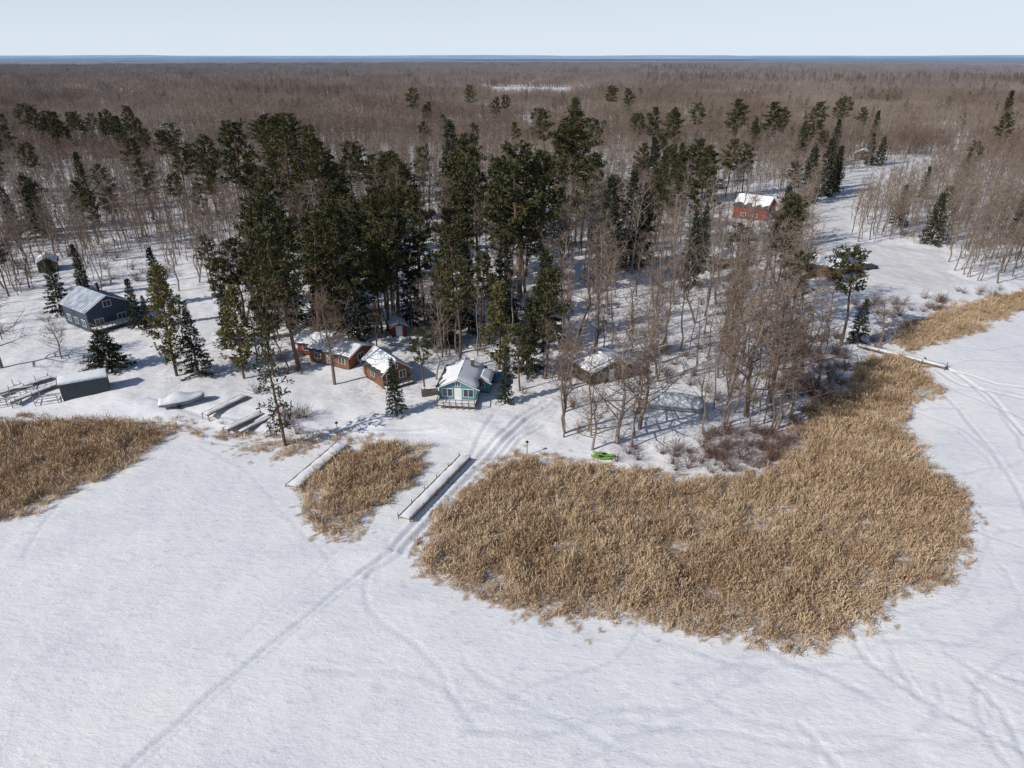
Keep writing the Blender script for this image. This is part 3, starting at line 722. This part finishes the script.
def pontoon(px,py,rot,L=7,W=2.5):
    x,y=G(px,py); e=empty('covered_pontoon_boat',x,y,rot)
    for s in(-1,1):
        b=MB(); zs=.45; yy=s*.85
        b.tube((-L/2,yy,zs),(L/2-.8,yy,zs),.32,.32,12); b.tube((L/2-.8,yy,zs),(L/2,yy,zs+.18),.32,.04,12); b.tube((-L/2-.1,yy,zs),(-L/2,yy,zs),.1,.32,12)
        part(e,'pontoon',b,[M_alu],smooth_=True)
    boxp(e,'deck',-L/2,L/2-.5,-W/2,W/2,.8,.95,M_alu); boxp(e,'fence',-L/2+.1,L/2-.7,-W/2+.05,W/2-.05,.95,1.55,M_fence,.05)
    cov=[]
    for i in range(13):
        t=i/12; xx=(t-.5)*(L-.5)-.25; h=1.7+.8*math.sin(math.pi*min(1,max(0,t*.9+.08)))**.4; w=W/2
        cov.append([(xx,-w,1.3),(xx,-w,1.7),(xx,-w*.6,h-.1),(xx,0,h),(xx,w*.6,h-.1),(xx,w,1.7),(xx,w,1.3)])
    part(e,'cover',loft(cov),[M_wrap],smooth_=True)
pontoon(676,412,R(-12),8.5,2.8)
def kayak(px,py,rot,mat,L=3.6,name='kayak'):
    x,y=G(px,py); e=empty(name,x,y,rot); h=[]
    for i in range(15):
        t=i/14; k=math.sin(math.pi*min(max(t,.02),.98))**.6; xx=(t-.5)*L; w=.36*k; z0=.12+.15*(1-k)
        h.append([(xx,-w,z0+.2),(xx,-w*.7,z0+.02),(xx,0,z0),(xx,w*.7,z0+.02),(xx,w,z0+.2),(xx,w*.5,z0+.3),(xx,0,z0+.34),(xx,-w*.5,z0+.3),(xx,-w,z0+.201)])
    part(e,'hull',loft(h),[mat],smooth_=True)
    b=MB(); b.tube((-.0,0,.42),(.0,0,.48),.27,.25,14); b.f.append(tuple(range(14,28))); b.m.append(0); o=part(e,'cockpit',b,[M_rub]); o.scale=(1.6,1,1)
kayak(604,458,R(-20),M_green,3.2); kayak(601,460,R(-16),M_green,2.8)
kayak(492,388,R(20),M_blue,3.4)
# ---------- vehicles ----------
def car(px,py,rot,mat,name='parked_car'):
    x,y=G(px,py); e=empty(name,x,y,rot)
    prof=[(-2.2,.4),(-2.25,.85),(-2.1,1.0),(-1.75,1.6),(-.0,1.68),(.75,1.1),(1.9,.95),(2.2,.75),(2.2,.4)]
    b=MB(); n=len(prof)
    for yy,k in((-.9,1),(.9,1)):
        for a,z in prof: b.v.append((a,yy*(.82 if z>1.3 else 1),z))
    b.f=[tuple(range(n-1,-1,-1)),tuple(range(n,2*n))]+[(i,(i+1)%n,n+(i+1)%n,n+i) for i in range(n)]; b.m=[0]*len(b.f)
    part(e,'body',b,[mat],.06)
    b=MB(); b.v=[(-1.7,-.885,1.08),(.6,-.885,1.08),(0,-.80,1.55),(-1.55,-.80,1.55),(-1.7,.885,1.08),(.6,.885,1.08),(0,.80,1.55),(-1.55,.80,1.55)]; b.f=[(0,1,2,3),(7,6,5,4)]; b.m=[0,0]
    part(e,'side_windows',b,[M_glass])
    boxp(e,'roof_snow',-1.6,-.1,-.65,.65,1.69,1.8,M_snow,.04)
    for a in(-1.4,1.4):
        for s in(-1,1):
            b=MB(); b.tube((a,s*.72,.34),(a,s*.95,.34),.34,.34,14); b.f+= [tuple(range(14)),tuple(range(14,28))]; b.m+=[0,0]; part(e,'wheel',b,[M_rub])
car(868,272,R(20),M_card); car(852,275,R(-40),M_carr); car(774,232,R(30),M_card)
# posts / lamp
def post(px,py,ty,name='yard_light_post'):
    x,y=G(px,py); h=HT(px,py,ty); e=empty(name,x,y,0); b=MB(); b.tube((0,0,-.3),(0,0,h),.07,.05,8); part(e,'pole',b,[M_wood])
    b=MB(); b.tube((0,0,h),(0,0,h+.1),.22,.22,10); b.tube((0,0,h+.1),(0,0,h+.3),.22,.03,10); part(e,'lamp_head',b,[M_rub]); b=MB(); b.tube((0,0,h-.25),(0,0,h),.1,.14,8); part(e,'lantern',b,[M_white])
post(527,456,443); post(338,436,423)
def tarp(px,py,rot,mat,name):
    x,y=G(px,py); e=empty(name,x,y,rot); sec=[]
    for i in range(7):
        t=i/6; xx=(t-.5)*2.6; h=1.1+.2*math.sin(t*7); sec.append([(xx,-.8,0),(xx,-.7,.7),(xx,-.25,h),(xx,.3,h-.1),(xx,.7,.6),(xx,.8,0)])
    part(e,'tarp',loft(sec),[mat]); boxp(e,'snow_on_tarp',-1.1,1.1,-.3,.3,1.1,1.25,M_snow,.05)
tarp(497,382,.3,M_blue,'tarp_covered_woodpile'); tarp(430,398,.2,M_dbrown,'tarp_covered_woodpile')

# ---------- sky, sun, camera ----------
EL=math.radians(33); sdx,sdy=-.86,-.5; L_=math.hypot(sdx,sdy); sdx/=L_; sdy/=L_
w=bpy.data.worlds.new('World'); S.world=w; w.use_nodes=True; nt=w.node_tree
bg=nt.nodes['Background']; sk=nt.nodes.new('ShaderNodeTexSky'); sk.sky_type='NISHITA'; sk.sun_disc=False; sk.sun_elevation=EL; sk.sun_rotation=math.atan2(sdx,sdy); sk.air_density=1.0; sk.dust_density=.4; sk.ozone_density=2.0
tc=nt.nodes.new('ShaderNodeTexCoord'); sx=nt.nodes.new('ShaderNodeSeparateXYZ'); nt.links.new(tc.outputs['Generated'],sx.inputs[0])
fz=mrange(nt,sx.outputs['Z'],0.0,.30,.9,0.)
cc=mix(nt,fz,sk.outputs[0],(8.7,9.9,11.4))   # pale haze low in the sky
nt.links.new(cc,bg.inputs[0]); bg.inputs[1].default_value=.085
sl=bpy.data.lights.new('sun','SUN'); sl.energy=4.0; sl.angle=math.radians(.5); sl.color=(1,.94,.86)
so=bpy.data.objects.new('sun',sl); S.collection.objects.link(so)
sv=Vector((sdx*math.cos(EL),sdy*math.cos(EL),math.sin(EL))); so.rotation_euler=sv.to_track_quat('Z','Y').to_euler()
cam=bpy.data.cameras.new('camera'); co=bpy.data.objects.new('camera',cam); S.collection.objects.link(co)
co.location=(0,0,CAMH); co.rotation_euler=(math.pi/2-PITCH,0,0); cam.sensor_width=36; cam.lens=F/1024*36; cam.clip_start=.5; cam.clip_end=100000
S.camera=co
S.view_settings.view_transform='Standard'; S.view_settings.look='None'; S.view_settings.exposure=0
